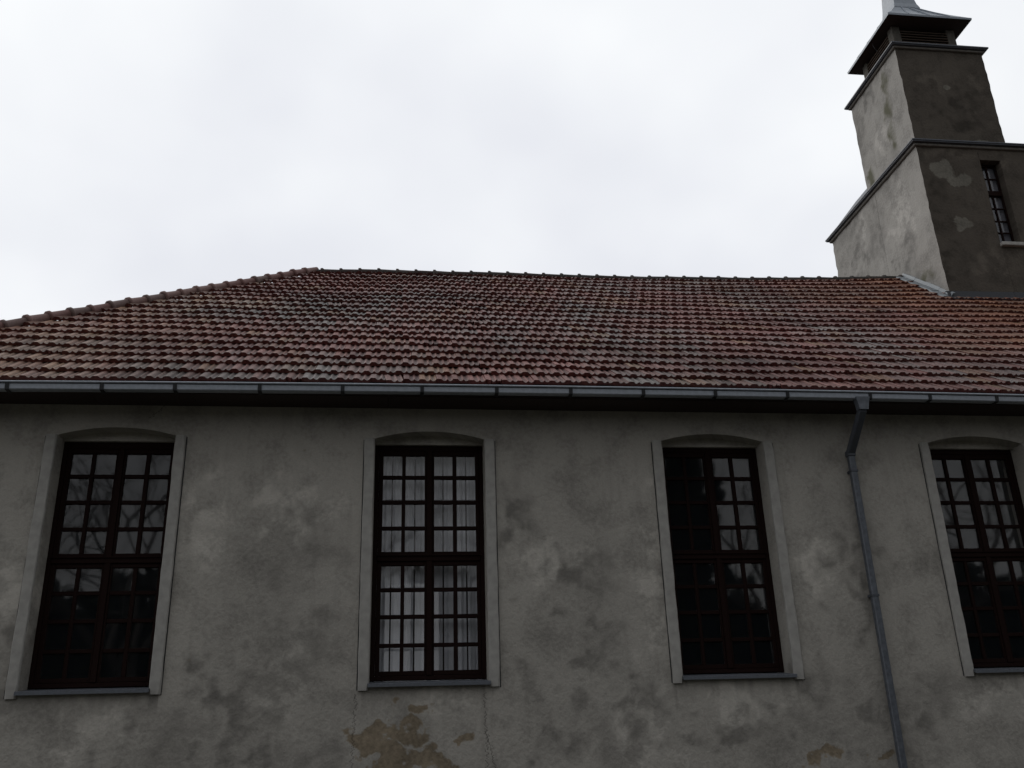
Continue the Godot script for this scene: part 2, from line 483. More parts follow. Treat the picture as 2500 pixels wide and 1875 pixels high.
func add_tile(st: SurfaceTool, x: float, s: float, col: Color, mode := 0) -> void:
	var lift := rng.randfn(0.0, 0.0022)
	var yaw := rng.randfn(0.0, 0.011)
	var dx := rng.randfn(0.0, 0.0028)
	var ds := rng.randfn(0.0, 0.006)
	var roll := rng.randfn(0.0, 0.012)
	if mode == 1:        # slipped down and askew
		ds -= 0.05 + rng.randf() * 0.07; yaw += (rng.randf() - 0.5) * 0.22; lift += 0.012
	var length := minf(0.43, 8.0 - s)
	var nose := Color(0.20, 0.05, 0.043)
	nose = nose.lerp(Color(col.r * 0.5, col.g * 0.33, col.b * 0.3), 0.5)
	var top0 := []
	var top1 := []
	var bot := []
	for q in PROFILE:
		var u: float = (q[0] - 0.5) * TW * 1.012
		var broken := 0.0
		if mode == 2: broken = 0.09 * maxf(0.0, (q[0] - 0.45)) + 0.02 * sin(q[0] * 40.0)    # a corner knocked off
		for e in 3:
			var v: float = (length if e == 1 else broken)
			var h: float
			if e == 0: h = q[1] * 1.08 + 0.050
			elif e == 1: h = q[1] * 0.9
			else: h = 0.021
			h += lift + roll * u
			var xx: float = x + dx + u * cos(yaw) - v * sin(yaw)
			var ss: float = s + ds + v * cos(yaw) + u * sin(yaw)
			xx = maxf(xx, hip_x(ss) - 0.02)
			var p := roof_p(xx, ss, h - 0.012)
			if e == 0: top0.append(p)
			elif e == 1: top1.append(p)
			else: bot.append(p)
	var n := PROFILE.size()
	st.set_smooth_group(1)
	var tint := []
	for q in PROFILE:                       # greyer and darker in the troughs, the rolls stay pinker
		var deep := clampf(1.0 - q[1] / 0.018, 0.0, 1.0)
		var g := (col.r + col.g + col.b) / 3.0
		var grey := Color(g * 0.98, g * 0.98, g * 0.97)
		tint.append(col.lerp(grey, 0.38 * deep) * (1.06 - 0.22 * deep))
	for i in n - 1:
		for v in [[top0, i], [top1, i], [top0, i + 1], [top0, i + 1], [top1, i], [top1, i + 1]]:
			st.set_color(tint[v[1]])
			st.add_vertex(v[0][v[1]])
	st.set_smooth_group(-1)
	st.set_color(nose)
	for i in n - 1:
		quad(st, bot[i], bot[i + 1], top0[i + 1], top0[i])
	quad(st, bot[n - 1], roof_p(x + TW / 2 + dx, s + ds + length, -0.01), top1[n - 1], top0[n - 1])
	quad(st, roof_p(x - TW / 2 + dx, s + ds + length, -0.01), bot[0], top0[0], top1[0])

# a tapered half-round cap with a collar at its lower or left end
func cap_tile(a: Vector3, b: Vector3, up: Vector3, r: float) -> SurfaceTool:
	var st := mb()
	var y := (b - a).normalized()
	var x := y.cross(up).normalized()
	var z := x.cross(y).normalized()
	var l := a.distance_to(b)
	var ring := [[0.0, r * 0.98], [0.004, r * 1.30], [0.045, r * 1.34], [0.065, r * 1.12], [0.075, r * 1.02], [l + 0.03, r * 0.90]]
	var n := 10
	st.set_smooth_group(1)
	for k in ring.size() - 1:
		for i in n:
			var p := PI * (i / float(n) * 1.5 - 0.25)
			var q := PI * ((i + 1) / float(n) * 1.5 - 0.25)
			var o0: Vector3 = a + y * ring[k][0]
			var o1: Vector3 = a + y * ring[k + 1][0]
			var d0 := x * cos(p) + z * sin(p)
			var d1 := x * cos(q) + z * sin(q)
			quad(st, o0 + d0 * ring[k][1], o0 + d1 * ring[k][1], o1 + d1 * ring[k + 1][1], o1 + d0 * ring[k + 1][1])
	return st

func on_screen(cam: Camera3D, p: Vector3) -> Vector3:   # x, y in half frames, z the depth
	var q := cam.transform.affine_inverse() * (p + Vector3(0, E, 0))
	var ty := tan(deg_to_rad(cam.fov) / 2)
	return Vector3(q.x / (-q.z * ty * 4.0 / 3.0), q.y / (-q.z * ty), -q.z)

func build_roof(hall: Node3D, cam: Camera3D) -> void:
	# boarding under the tiles: front slope, hip, back slope
	var st := mb()
	var rz := EAVE_Z - S_RIDGE * cos(TH)
	var ry := EAVE_Y + S_RIDGE * sin(TH)
	var xe := 16.2
	var k := 12
	for i in k:
		for j in 8:
			var s0 := 0.02 + (S_RIDGE - 0.04) * j / 8.0
			var s1 := 0.02 + (S_RIDGE - 0.04) * (j + 1) / 8.0
			var a0 := lerpf(hip_x(s0), xe, float(i) / k)
			var a1 := lerpf(hip_x(s0), xe, float(i + 1) / k)
			var c0 := lerpf(hip_x(s1), xe, float(i) / k)
			var c1 := lerpf(hip_x(s1), xe, float(i + 1) / k)
			quad(st, roof_p(a0, s0, -0.05), roof_p(a1, s0, -0.05), roof_p(c1, s1, -0.05), roof_p(c0, s1, -0.05))
			quad(st, roof_p(a1, s0, -0.11), roof_p(a0, s0, -0.11), roof_p(c0, s1, -0.11), roof_p(c1, s1, -0.11))
	var e0 := roof_p(hip_x(0.02), 0.02, -0.05)
	var top0 := roof_p(hip_x(S_RIDGE - 0.02), S_RIDGE - 0.02, -0.05)
	var top1 := roof_p(xe, S_RIDGE - 0.02, -0.05)
	var back0 := Vector3(e0.x, e0.y, 2 * rz - e0.z)
	var back1 := Vector3(xe, e0.y, 2 * rz - e0.z)
	quad(st, back1, back0, top0, top1)
	tri(st, back0, e0, top0)
	tri(st, roof_p(xe, 0.02, -0.05), back1, top1)
	var roof := part("roof", st, M.deck, hall)
	# tiles
	var n1 := FastNoiseLite.new(); n1.seed = 31; n1.frequency = 0.03; n1.fractal_octaves = 3
	var n2 := FastNoiseLite.new(); n2.seed = 32; n2.frequency = 0.05; n2.fractal_octaves = 3
	var spots := []
	for row in 22:
		var s := row * GAUGE
		var off := TW * (0.5 if row % 2 == 1 else 0.0) + 0.012 * sin(row * 2.1)
		var i := 0
		while true:
			var x := -7.3 + off + i * TW
			i += 1
			if x > 16.0: break
			if x + TW * 0.5 < hip_x(s) + 0.02: continue
			if x > 11.05 and s > 6.25: continue
			var p := roof_p(x, s + 0.15, 0.02)
			var q := on_screen(cam, p)
			var seen: float = 0.0
			if absf(q.x) < 1.0 and absf(q.y) < 1.0:
				var v := (cam.position - (p + Vector3(0, E, 0)))
				seen = (v.y * cos(TH) + v.z * sin(TH)) / pow(v.length(), 3.0)
			spots.append([seen, x, s])
	var order := range(spots.size())
	order.sort_custom(func(a, b): return spots[a][0] > spots[b][0])
	var single := {}
	for i in 300: single[order[i]] = true
	var wrecks := {}       # places with broken or slipped tiles
	for w in [[1.05, 4.1, 1], [1.15, 3.75, 1], [1.02, 3.4, 2], [0.95, 3.05, 2], [1.3, 3.3, 1], [1.25, 2.9, 2], [0.72, 4.45, 1], [0.85, 4.7, 2], [2.85, 5.6, 1], [3.0, 5.2, 2], [4.6, 4.6, 1], [4.4, 4.2, 2], [1.1, 0.0, 2], [0.05, 0.0, 2], [-0.1, 0.0, 1], [1.15, 0.37, 2], [0.9, 0.75, 2], [5.3, 3.7, 1], [-1.6, 4.6, 1], [-2.3, 3.9, 2], [0.4, 1.9, 2], [2.3, 1.1, 2], [6.2, 2.3, 1]]:
		var best := -1
		var bd := 9.0
		for i in spots.size():
			var d: float = absf(spots[i][1] - w[0]) + absf(spots[i][2] - w[1])
			if d < bd: bd = d; best = i
		wrecks[best] = w[2]
	var rest := mb()
	for i in spots.size():
		var col := tile_tone(spots[i][1], spots[i][2], n1, n2)
		var mode: int = wrecks.get(i, 0)
		if mode == 0 and rng.randf() < 0.012: mode = 1 + rng.randi() % 2
		if single.has(i):
			var t := mb()
			add_tile(t, spots[i][1], spots[i][2], col, mode)
			t.generate_normals()
			var m := t.commit()
			m.surface_set_material(0, M.tile)
			put("roof_tile", m, roof)
		else:
			add_tile(rest, spots[i][1], spots[i][2], col, mode)
	rest.generate_normals()
	var rm := rest.commit()
	rm.surface_set_material(0, M.tile)
	tag(put("roof_tiles", rm, roof), "", "", "", "stuff")
	# caps along the ridge, dark with moss, and up the hip, clean red clay
	var ridge_clay := [mat(lin(0.065, 0.06, 0.054), 0.9), mat(lin(0.095, 0.08, 0.07), 0.9), mat(lin(0.06, 0.045, 0.04), 0.9)]
	var hip_clay := [mat(lin(0.24, 0.125, 0.11), 0.75), mat(lin(0.20, 0.13, 0.115), 0.75), mat(lin(0.27, 0.16, 0.14), 0.75)]
	for m in ridge_clay + hip_clay: grained(m, 0.03, 19, 0.55, 1.0, 2.0)
	var x := -1.21 + 0.376 * 33
	while x > -2.0:
		if x < 10.95:
			var a := roof_p(x, S_RIDGE - 0.01, 0.0) + Vector3(0, -0.005, 0)
			var b := roof_p(x + 0.376, S_RIDGE - 0.01, 0.0) + Vector3(0, -0.005, 0)
			put("ridge_tile", finish_smooth(cap_tile(a, b, Vector3.UP, 0.075), ridge_clay[rng.randi() % 3]), roof)
		x -= 0.376
	var steps := 27
	for i in steps:
		var s0 := S_RIDGE * (i + 0.06) / steps
		var s1 := S_RIDGE * (i + 1.06) / steps
		var a := roof_p(hip_x(s0), s0, 0.035) + Vector3(0, 0.012 + rng.randfn(0, 0.005), 0)
		var b := roof_p(hip_x(s1), s1, 0.035) + Vector3(0, 0.012, 0)
		put("hip_tile", finish_smooth(cap_tile(a, b, Vector3(-0.35, 1, 0.3).normalized(), 0.072), hip_clay[rng.randi() % 3]), roof)

func finish_smooth(st: SurfaceTool, m: Material) -> ArrayMesh:
	st.generate_normals()
	var mesh := st.commit()
	mesh.surface_set_material(0, m)
	return mesh

# ------------------------------------------------------------------ walls with arched openings
func wuv(p: Vector3) -> Vector2:
	return Vector2((p.x + 7.5 + p.z * 0.6) / 18.0, 1.0 - (p.y + 2.0) / 7.0)

func wq(st: SurfaceTool, a: Vector3, b: Vector3, c: Vector3, d: Vector3) -> void:
	quv(st, [a, b, c, d], [wuv(a), wuv(b), wuv(c), wuv(d)])

func arch_y(u: float) -> float:   # u -1..1 across the opening
	var r := (HALF * HALF + RISE * RISE) / (2 * RISE)
	return sqrt(maxf(r * r - u * u * HALF * HALF, 0.0)) - (r - RISE)

func wall_face(st: SurfaceTool, x0: float, x1: float, y0: float, y1: float, z: float, front: bool, which := [0, 1, 2, 3]) -> void:
	var edges := [x0]
	for i in which:
		edges.append(WIN_X[i] - HALF); edges.append(WIN_X[i] + HALF)
	edges.append(x1)
	var flat := func(a: Vector3, b: Vector3, c: Vector3, d: Vector3):
		if front: wq(st, a, b, c, d)
		else: wq(st, b, a, d, c)
	for i in which.size() + 1:
		flat.call(Vector3(edges[i * 2], y0, z), Vector3(edges[i * 2 + 1], y0, z), Vector3(edges[i * 2 + 1], y1, z), Vector3(edges[i * 2], y1, z))
	for i in which:
		var a: float = WIN_X[i] - HALF
		var b: float = WIN_X[i] + HALF
		flat.call(Vector3(a, y0, z), Vector3(b, y0, z), Vector3(b, YB, z), Vector3(a, YB, z))
		var n := 14
		for k in n:
			var u0 := -1.0 + 2.0 * k / n
			var u1 := -1.0 + 2.0 * (k + 1) / n
			var p := Vector3(WIN_X[i] + u0 * HALF, YT + WIN_DY[i] + arch_y(u0), z)
			var q := Vector3(WIN_X[i] + u1 * HALF, YT + WIN_DY[i] + arch_y(u1), z)
			flat.call(p, q, Vector3(q.x, y1, z), Vector3(p.x, y1, z))

func wall_reveals(st: SurfaceTool, za: float, zb: float, which := [0, 1, 2, 3]) -> void:   # za outer
	for i in which:
		var a: float = WIN_X[i] - HALF
		var b: float = WIN_X[i] + HALF
		var t: float = YT + WIN_DY[i]
		wq(st, Vector3(a, YB, za), Vector3(a, YB, zb), Vector3(a, t, zb), Vector3(a, t, za))
		wq(st, Vector3(b, YB, zb), Vector3(b, YB, za), Vector3(b, t, za), Vector3(b, t, zb))
		wq(st, Vector3(a, YB, za), Vector3(b, YB, za), Vector3(b, YB, zb), Vector3(a, YB, zb))
		var n := 14
		for k in n:
			var u0 := -1.0 + 2.0 * k / n
			var u1 := -1.0 + 2.0 * (k + 1) / n
			var p := Vector3(WIN_X[i] + u0 * HALF, t + arch_y(u0), za)
			var q := Vector3(WIN_X[i] + u1 * HALF, t + arch_y(u1), za)
			wq(st, q, p, Vector3(p.x, p.y, zb), Vector3(q.x, q.y, zb))

func build_window(hall: Node3D, i: int) -> void:
	var cx: float = WIN_X[i]
	var dy: float = WIN_DY[i]
	var zf := -0.25
	var st := mb()                                       # the fixed frame with mullion and transom
	b2(st, cx - 0.683, cx - 0.632, 0.775, 3.650 + dy, zf - 0.09, zf, 0.004)
	b2(st, cx + 0.632, cx + 0.683, 0.775, 3.650 + dy, zf - 0.09, zf, 0.004)
	b2(st, cx - 0.632, cx + 0.632, 3.575, 3.650 + dy, zf - 0.09, zf - 0.001, 0.004)
	b2(st, cx - 0.632, cx + 0.632, 0.775, 0.825, zf - 0.09, zf - 0.001, 0.004)
	b2(st, cx - 0.030, cx + 0.040, 0.825, 3.575, zf - 0.085, zf + 0.008, 0.006)
	b2(st, cx - 0.632, cx + 0.632, 2.165, 2.235, zf - 0.085, zf + 0.012, 0.006)
	b2(st, cx - 0.640, cx + 0.640, 2.226, 2.244, zf - 0.02, zf + 0.028, 0.004)
	var win := part("window", st, M.wood, hall)
	if i == 1: tag(win, "window with white curtains behind its panes")
	# four sashes
	var cols := [[-0.577, -0.341, -0.295, -0.054, -0.632, -0.030], [0.064, 0.298, 0.348, 0.587, 0.040, 0.632]]
	var rws := [[3.513, 3.256, 3.199, 2.933, 2.877, 2.602, 2.552, 2.284, 3.575, 2.244], [2.114, 1.852, 1.792, 1.536, 1.472, 1.196, 1.146, 0.880, 2.165, 0.825]]
	for r in rws:
		for c in cols:
			var sh := mb()
			var za := zf - 0.062
			var zb := zf - 0.006
			b2(sh, cx + c[4] + 0.002, cx + c[0], r[9] + 0.002, r[8] - 0.002, za, zb, 0.004)
			b2(sh, cx + c[3], cx + c[5] - 0.002, r[9] + 0.002, r[8] - 0.002, za, zb, 0.004)
			b2(sh, cx + c[0], cx + c[3], r[0], r[8] - 0.002, za, zb - 0.001, 0.004)
			b2(sh, cx + c[0], cx + c[3], r[9] + 0.002, r[7], za, zb - 0.001, 0.004)
			b2(sh, cx + c[1], cx + c[2], r[7], r[0], za + 0.01, zb - 0.006, 0.005)
			for k in 3:
				var ym: float = (r[k * 2 + 1] + r[k * 2 + 2]) / 2
				b2(sh, cx + c[0], cx + c[1], ym - 0.024, ym + 0.024, za + 0.012, zb - 0.008, 0.005)
				b2(sh, cx + c[2], cx + c[3], ym - 0.024, ym + 0.024, za + 0.012, zb - 0.008, 0.005)
			put("sash", done(sh, M.wood), win)
			for k in 4:
				for side in 2:
					var xa: float = c[side * 2]
					var xb: float = c[side * 2 + 1]
					var bm := BoxMesh.new()
					bm.size = Vector3(xb - xa + 0.012, r[k * 2] - r[k * 2 + 1] + 0.012, 0.004)
					bm.material = M.glass
					var pane := put("pane", bm, win)
					pane.position = Vector3(cx + (xa + xb) / 2, (r[k * 2] + r[k * 2 + 1]) / 2, zf - 0.036)
					pane.rotation = Vector3(rng.randfn(0, 0.0045), rng.randfn(0, 0.006), 0)
	# thin bars of the inner casements
	var ib := mb()
	for x in [-0.46, -0.175, 0.18, 0.47]:
		b2(ib, cx + x - 0.009, cx + x + 0.009, 0.80, 3.60, -0.370, -0.350)
	for y in [1.5, 2.2, 2.95]:
		b2(ib, cx - 0.66, cx + 0.66, y - 0.011, y + 0.011, -0.372, -0.352)
	if i == 1: put("inner_casement", done(ib, M.wood), win)
	# plaster field between the flat frame and the arch
	var lu := mb()
	var n := 14
	for k in n:
		var u0 := -1.0 + 2.0 * k / n
		var u1 := -1.0 + 2.0 * (k + 1) / n
		var p := Vector3(cx + u0 * (HALF - 0.002), 3.642 + dy, -0.2)
		var q := Vector3(cx + u1 * (HALF - 0.002), 3.642 + dy, -0.2)
		wq(lu, p, q, Vector3(q.x, YT + dy + arch_y(u1) + 0.01, -0.2), Vector3(p.x, YT + dy + arch_y(u0) + 0.01, -0.2))
		wq(lu, p + Vector3(0, 0, -0.2), q + Vector3(0, 0, -0.2), q, p)
	put("lunette", done(lu, M.wall), win)
	for s in [-1.0, 1.0]:
		var t := mb()
		var xa: float = cx + s * (HALF + 0.002)
		var xb: float = cx + s * 0.8126
		rough_bar(t, minf(xa, xb), maxf(xa, xb), 0.655 if s < 0 else 0.668, YT + dy - 0.002, -0.004, 0.040)
		put("jamb_trim", done(t, M.trim), win)
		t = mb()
		b2(t, minf(xb, xb + s * 0.011), maxf(xb, xb + s * 0.011), 0.66, YT + dy - 0.02, -0.004, 0.003)  # thin dark strip along the outer edge of the trim
		put("edge_strip", done(t, M.iron), win)
	var sl := mb()                                       # folded sheet metal sill
	var xs := [cx - 0.698, cx + 0.70]
	var pr := [[-0.25, 0.765], [0.062, 0.728], [0.078, 0.722], [0.078, 0.688], [0.070, 0.688], [0.069, 0.716], [-0.25, 0.755]]
	for k in pr.size() - 1:
		var a: Array = pr[k]
		var b: Array = pr[k + 1]
		quad(sl, Vector3(xs[0], b[1], b[0]), Vector3(xs[1], b[1], b[0]), Vector3(xs[1], a[1], a[0]), Vector3(xs[0], a[1], a[0]))
	for e in [0, 1]:
		var q := [Vector3(xs[e], 0.722, 0.078), Vector3(xs[e], 0.688, 0.078), Vector3(xs[e], 0.71, 0.03), Vector3(xs[e], 0.735, 0.03)]
		quad(sl, q[0], q[1], q[2], q[3])
	put("sill", done(sl, M.sill), win)

func build_hall(cam: Camera3D) -> Node3D:
	var hall := thing("church_hall", "long grey rendered hall with a hipped red tile roof and four tall windows", "building", Vector3(4.5, 0, -5.7))
	var st := mb()
	var x0 := -6.55
	var x1 := 16.0
	wall_face(st, x0, x1, -E, 4.30, 0.0, true)
	wall_face(st, x0, x1, -E, 4.30, -0.5, false)
	wall_reveals(st, 0.0, -0.5)
	# back wall, with the same openings, seen only through the glass
	part("wall", st, M.wall, hall)
	st = mb()
	wall_face(st, x0, x1, -E, 4.30, -11.5, false, [1])
	wall_face(st, x0, x1, -E, 4.30, -11.0, true, [1])
	wall_reveals(st, -11.0, -11.5, [1])
	part("rear_wall", st, M.room, hall)
	for xe in [x0, x1 - 0.5]:
		st = mb()
		b2(st, xe, xe + 0.5, -E, 4.3, -11.0, -0.5)
		part("end_wall", st, M.room, hall)
	st = mb()
	b2(st, x0 + 0.5, x1 - 0.5, 4.16, 4.3, -11.0, -0.5)
	part("ceiling", st, M.room, hall)
	st = mb()
	b2(st, x0 + 0.5, x1 - 0.5, -E - 0.1, -E + 0.5, -11.0, -0.5)
	part("floor", st, M.room, hall)
	build_roof(hall, cam)
	for i in 4: build_window(hall, i)
	# windows in the far wall
	st = mb()
	for i in [1]:
		var cx: float = WIN_X[i]
		for x in [-0.66, 0.0, 0.66]:
			b2(st, cx + x - 0.03, cx + x + 0.03, YB, YT + 0.09, -11.3, -11.25)
		for y in [0.74, 2.2, 3.6]:
			b2(st, cx - 0.685, cx + 0.685, y - 0.03, y + 0.03, -11.31, -11.26)
	part("far_window_frame", st, M.wood, hall)
	# boarded eave
	st = mb()
	var seg := 20
	for i in seg:
		var xa := lerpf(-7.1, 16.2, float(i) / seg)
		var xb := lerpf(-7.1, 16.2, float(i + 1) / seg)
		for k in 3:
			var za := 0.002 + 0.155 * k
			box(st, Vector3(xa, 4.055 - 0.005 * k, za), Vector3(xb - 0.004, 4.075 - 0.005 * k, za + 0.15))
		box(st, Vector3(xa, 4.05, 0.475), Vector3(xb - 0.002, 4.17 + eave_dy((xa + xb) / 2), 0.497))
	part("soffit", st, M.soffit, hall)
	# gutter: a folded zinc box with a beaded front edge
	st = mb()
	var prof := [[0.502, 4.16], [0.502, 4.068], [0.590, 4.058], [0.607, 4.060], [0.618, 4.068], [0.625, 4.122], [0.622, 4.126], [0.603, 4.126], [0.603, 4.140], [0.622, 4.140], [0.634, 4.134], [0.643, 4.138], [0.647, 4.147], [0.643, 4.156], [0.634, 4.160], [0.624, 4.156], [0.596, 4.145], [0.596, 4.072], [0.590, 4.066], [0.509, 4.074], [0.509, 4.16]]
	var n := 40
	for i in n:
		var xa := lerpf(-7.15, 16.2, float(i) / n)
		var xb := lerpf(-7.15, 16.2, float(i + 1) / n)
		for k in prof.size() - 1:
			var a: Array = prof[k]
			var b: Array = prof[k + 1]
			var ya := eave_dy(xa) - 0.004
			var yb := eave_dy(xb) - 0.004
			quad(st, Vector3(xa, a[1] + ya, a[0]), Vector3(xb, a[1] + yb, a[0]), Vector3(xb, b[1] + yb, b[0]), Vector3(xa, b[1] + ya, b[0]))
	var gut := part("gutter", st, M.zinc, hall)
	var bx := [-6.4, -5.45, -4.46, -3.42, -2.6, -1.63, -0.66, 0.29, 1.2, 2.12, 3.04, 3.97, 4.92, 6.03, 6.85, 7.78, 8.7, 9.65, 10.6]
	for x in bx:
		var b := mb()
		var y := eave_dy(x) - 0.004
		bar(b, Vector3(x, 4.060 + y, 0.622), Vector3(x, 4.140 + y, 0.633), 0.044, 0.008)
		bar(b, Vector3(x, 4.052 + y, 0.50), Vector3(x, 4.056 + y, 0.622), 0.044, 0.006)
		put("gutter_bracket", done(b, M.iron), gut)
	# downpipe
	st = mb()
	var yo := eave_dy(5.92)
	var rings := [[5.825, 6.010, 0.530, 0.645, 4.075 + yo], [5.843, 5.985, 0.545, 0.640, 3.985 + yo], [5.852, 5.968, 0.550, 0.640, 3.905 + yo]]
	for k in 2:
		var a: Array = rings[k]
		var b: Array = rings[k + 1]
		var p := [Vector3(a[0], a[4], a[3]), Vector3(a[1], a[4], a[3]), Vector3(a[1], a[4], a[2]), Vector3(a[0], a[4], a[2])]
		var q := [Vector3(b[0], b[4], b[3]), Vector3(b[1], b[4], b[3]), Vector3(b[1], b[4], b[2]), Vector3(b[0], b[4], b[2])]
		for e in 4:
			quad(st, q[e], q[(e + 1) % 4], p[(e + 1) % 4], p[e])
	b2(st, 5.872, 5.956, -E, 3.44, 0.045, 0.125, 0.012)
	var pipe := part("downpipe", st, M.pipe, hall)
	st = mb()
	bar(st, Vector3(5.912, 3.46, 0.075), Vector3(5.912, 3.92 + yo, 0.585), 0.098, 0.085, 0.01)
	b2(st, 5.862, 5.966, 3.43, 3.515, 0.03, 0.14, 0.012)
	put("swan_neck", done(st, M.zinc_dark), pipe)
	for y in [3.22, 1.62, -0.4]:
		st = mb()
		b2(st, 5.866, 5.962, y, y + 0.03, 0.002, 0.131, 0.003)
		put("pipe_clamp", done(st, M.zinc_dark), pipe)
	return hall

# ------------------------------------------------------------------ tower
func rough(p: Vector3, k: float) -> Vector3:
	return p + Vector3(wob.get_noise_3d(p.x * 60, p.y * 60, p.z * 60 + 500.0), 0, wob.get_noise_3d(p.x * 60 + 300.0, p.y * 60, p.z * 60)) * k

# one rendered face as a grid; a and b are the lower corners, seen from outside left to right
func face(st: SurfaceTool, a: Vector3, b: Vector3, y1: float, uvf: Callable, k := 0.02, flare := 0.0) -> void:
	st.set_smooth_group(face_group)
	face_group += 1
	var nx := maxi(1, int(a.distance_to(b) / 0.14))
	var ny := maxi(1, int((y1 - a.y) / 0.14))
	var at := func(i: int, j: int) -> Vector3:
		var p := a.lerp(b, float(i) / nx)
		p.y = lerpf(a.y, y1, float(j) / ny)
		return p
	var bent := func(p: Vector3) -> Vector3:
		var q := rough(p, k)
		if flare > 0.0:
			var low := clampf((9.7 - p.y) / 1.3, 0.0, 1.0)
			q.z += flare * low * low
			q.x -= flare * 0.25 * low * low
		return q
	for i in nx:
		for j in ny:
			var p := [at.call(i, j), at.call(i + 1, j), at.call(i + 1, j + 1), at.call(i, j + 1)]
			quv(st, [bent.call(p[0]), bent.call(p[1]), bent.call(p[2]), bent.call(p[3])], [uvf.call(p[0]), uvf.call(p[1]), uvf.call(p[2]), uvf.call(p[3])])

func build_tower() -> void:
	var tw := thing("bell_tower", "stepped rendered tower with louvres and a small metal spire above the tile roof", "tower", Vector3(12.9, 0, -6.4))
	var fuv := func(p: Vector3) -> Vector2: return Vector2((p.x - 10.5) / 5.0, 1.0 - (p.y - 7.6) / 7.6)
	var suv := func(p: Vector3) -> Vector2: return Vector2((p.z + 9.0) / 5.2, 1.0 - (p.y - 7.6) / 7.6)
	var X0 := 10.92
	var X1 := 15.0
	var Z0 := -4.36
	var Z1 := -8.45
	var wx0 := 12.33
	var wx1 := 12.80
	var wy0 := 9.44
	var wy1 := 11.48
	# lower stage: front with a slit window, then the other three sides
	var st := mb()
	face(st, Vector3(X0, 7.4, Z0), Vector3(wx0, 0, Z0) + Vector3(0, 7.4, 0), 11.78, fuv, 0.02, 0.07)
	face(st, Vector3(wx1, 7.4, Z0), Vector3(X1, 7.4, Z0), 11.78, fuv, 0.0)
	face(st, Vector3(wx0, 7.4, Z0), Vector3(wx1, 7.4, Z0), wy0, fuv, 0.0)
	face(st, Vector3(wx0, wy1, Z0), Vector3(wx1, wy1, Z0), 11.78, fuv, 0.0)
	var zi := Z0 - 0.24
	st.set_smooth_group(-1)
	for q in [[Vector3(wx0, wy0, Z0), Vector3(wx0, wy0, zi), Vector3(wx0, wy1, zi), Vector3(wx0, wy1, Z0)], [Vector3(wx1, wy0, zi), Vector3(wx1, wy0, Z0), Vector3(wx1, wy1, Z0), Vector3(wx1, wy1, zi)],
			[Vector3(wx0, wy1, Z0), Vector3(wx0, wy1, zi), Vector3(wx1, wy1, zi), Vector3(wx1, wy1, Z0)], [Vector3(wx0, wy0, zi), Vector3(wx0, wy0, Z0), Vector3(wx1, wy0, Z0), Vector3(wx1, wy0, zi)]]:
		quv(st, q, [fuv.call(q[0]), fuv.call(q[1]), fuv.call(q[2]), fuv.call(q[3])])
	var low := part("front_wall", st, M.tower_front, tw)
	st = mb()
	face(st, Vector3(X0, 7.4, Z1), Vector3(X0, 7.4, Z0), 11.78, suv, 0.02, 0.07)
	face(st, Vector3(X1, 7.4, Z0), Vector3(X1, 7.4, Z1), 11.78, suv)
	face(st, Vector3(X1, 7.4, Z1), Vector3(X0, 7.4, Z1), 11.78, fuv)
	part("side_wall", st, M.tower_side, tw)
	# slit window
	st = mb()
	var zg := Z0 - 0.17
	b2(st, wx0 + 0.002, wx0 + 0.035, wy0, wy1, zg - 0.05, zg, 0.003)
	b2(st, wx1 - 0.035, wx1 - 0.002, wy0, wy1, zg - 0.05, zg, 0.003)
	b2(st, wx0 + 0.035, wx1 - 0.035, wy1 - 0.05, wy1 - 0.002, zg - 0.05, zg - 0.001, 0.003)
	b2(st, wx0 + 0.035, wx1 - 0.035, wy0 + 0.02, wy0 + 0.06, zg - 0.05, zg - 0.001, 0.003)
	var mid := (wx0 + wx1) / 2
	b2(st, mid - 0.018, mid + 0.018, wy0 + 0.06, wy1 - 0.05, zg - 0.045, zg - 0.004, 0.003)
	var ys := [11.43, 11.12, 10.80, 10.70, 10.38, 10.07, 9.79, 9.50]
	for k in [1, 4, 5, 6]:
		b2(st, wx0 + 0.035, wx1 - 0.035, ys[k] - 0.014, ys[k] + 0.014, zg - 0.04, zg - 0.006)
	b2(st, wx0 + 0.035, wx1 - 0.035, 10.69, 10.81, zg - 0.045, zg + 0.02, 0.004)
	var slit := part("window", st, M.wood, tw)
	for k in 7:
		if k == 2: continue
		for side in 2:
			var xa := wx0 + 0.035 if side == 0 else mid + 0.018
			var xb := mid - 0.018 if side == 0 else wx1 - 0.035
			if k == 6 and side == 1: continue                 # one pane is missing
			var bm := BoxMesh.new()
			bm.size = Vector3(xb - xa + 0.006, ys[k] - ys[k + 1] - 0.02, 0.004)
			bm.material = M.slit_glass
			var pane := put("pane", bm, slit)
			pane.position = Vector3((xa + xb) / 2, (ys[k] + ys[k + 1]) / 2, zg - 0.025)
			pane.rotation = Vector3(rng.randfn(0, 0.012), rng.randfn(0, 0.012), 0)
	st = mb()
	b2(st, wx0 - 0.02, wx1 + 0.12, wy0 - 0.09, wy0 - 0.005, Z0 - 0.15, Z0 + 0.09, 0.012)
	put("sill", done(st, M.trim), slit)
	st = mb()
	b2(st, wx0 - 0.05, wx1 + 0.05, wy0 - 0.1, wy1 + 0.1, zi - 0.04, zi)
	put("pane_backing", done(st, M.backing), slit)  # added panel behind the panes, its grey sets how pale they look
	# cornice of the lower stage, then its metal roof
	st = mb()
	b2(st, X0 - 0.055, X1 + 0.055, 11.745, 11.81, Z1 - 0.055, Z0 + 0.055, 0.012)
	var co := part("lower_cornice", st, M.tower_side, tw)
	co.material_override = M.cornice
	st = mb()
	b2(st, X0 - 0.11, X1 + 0.11, 11.81, 11.835, Z1 - 0.11, Z0 + 0.11, 0.004)
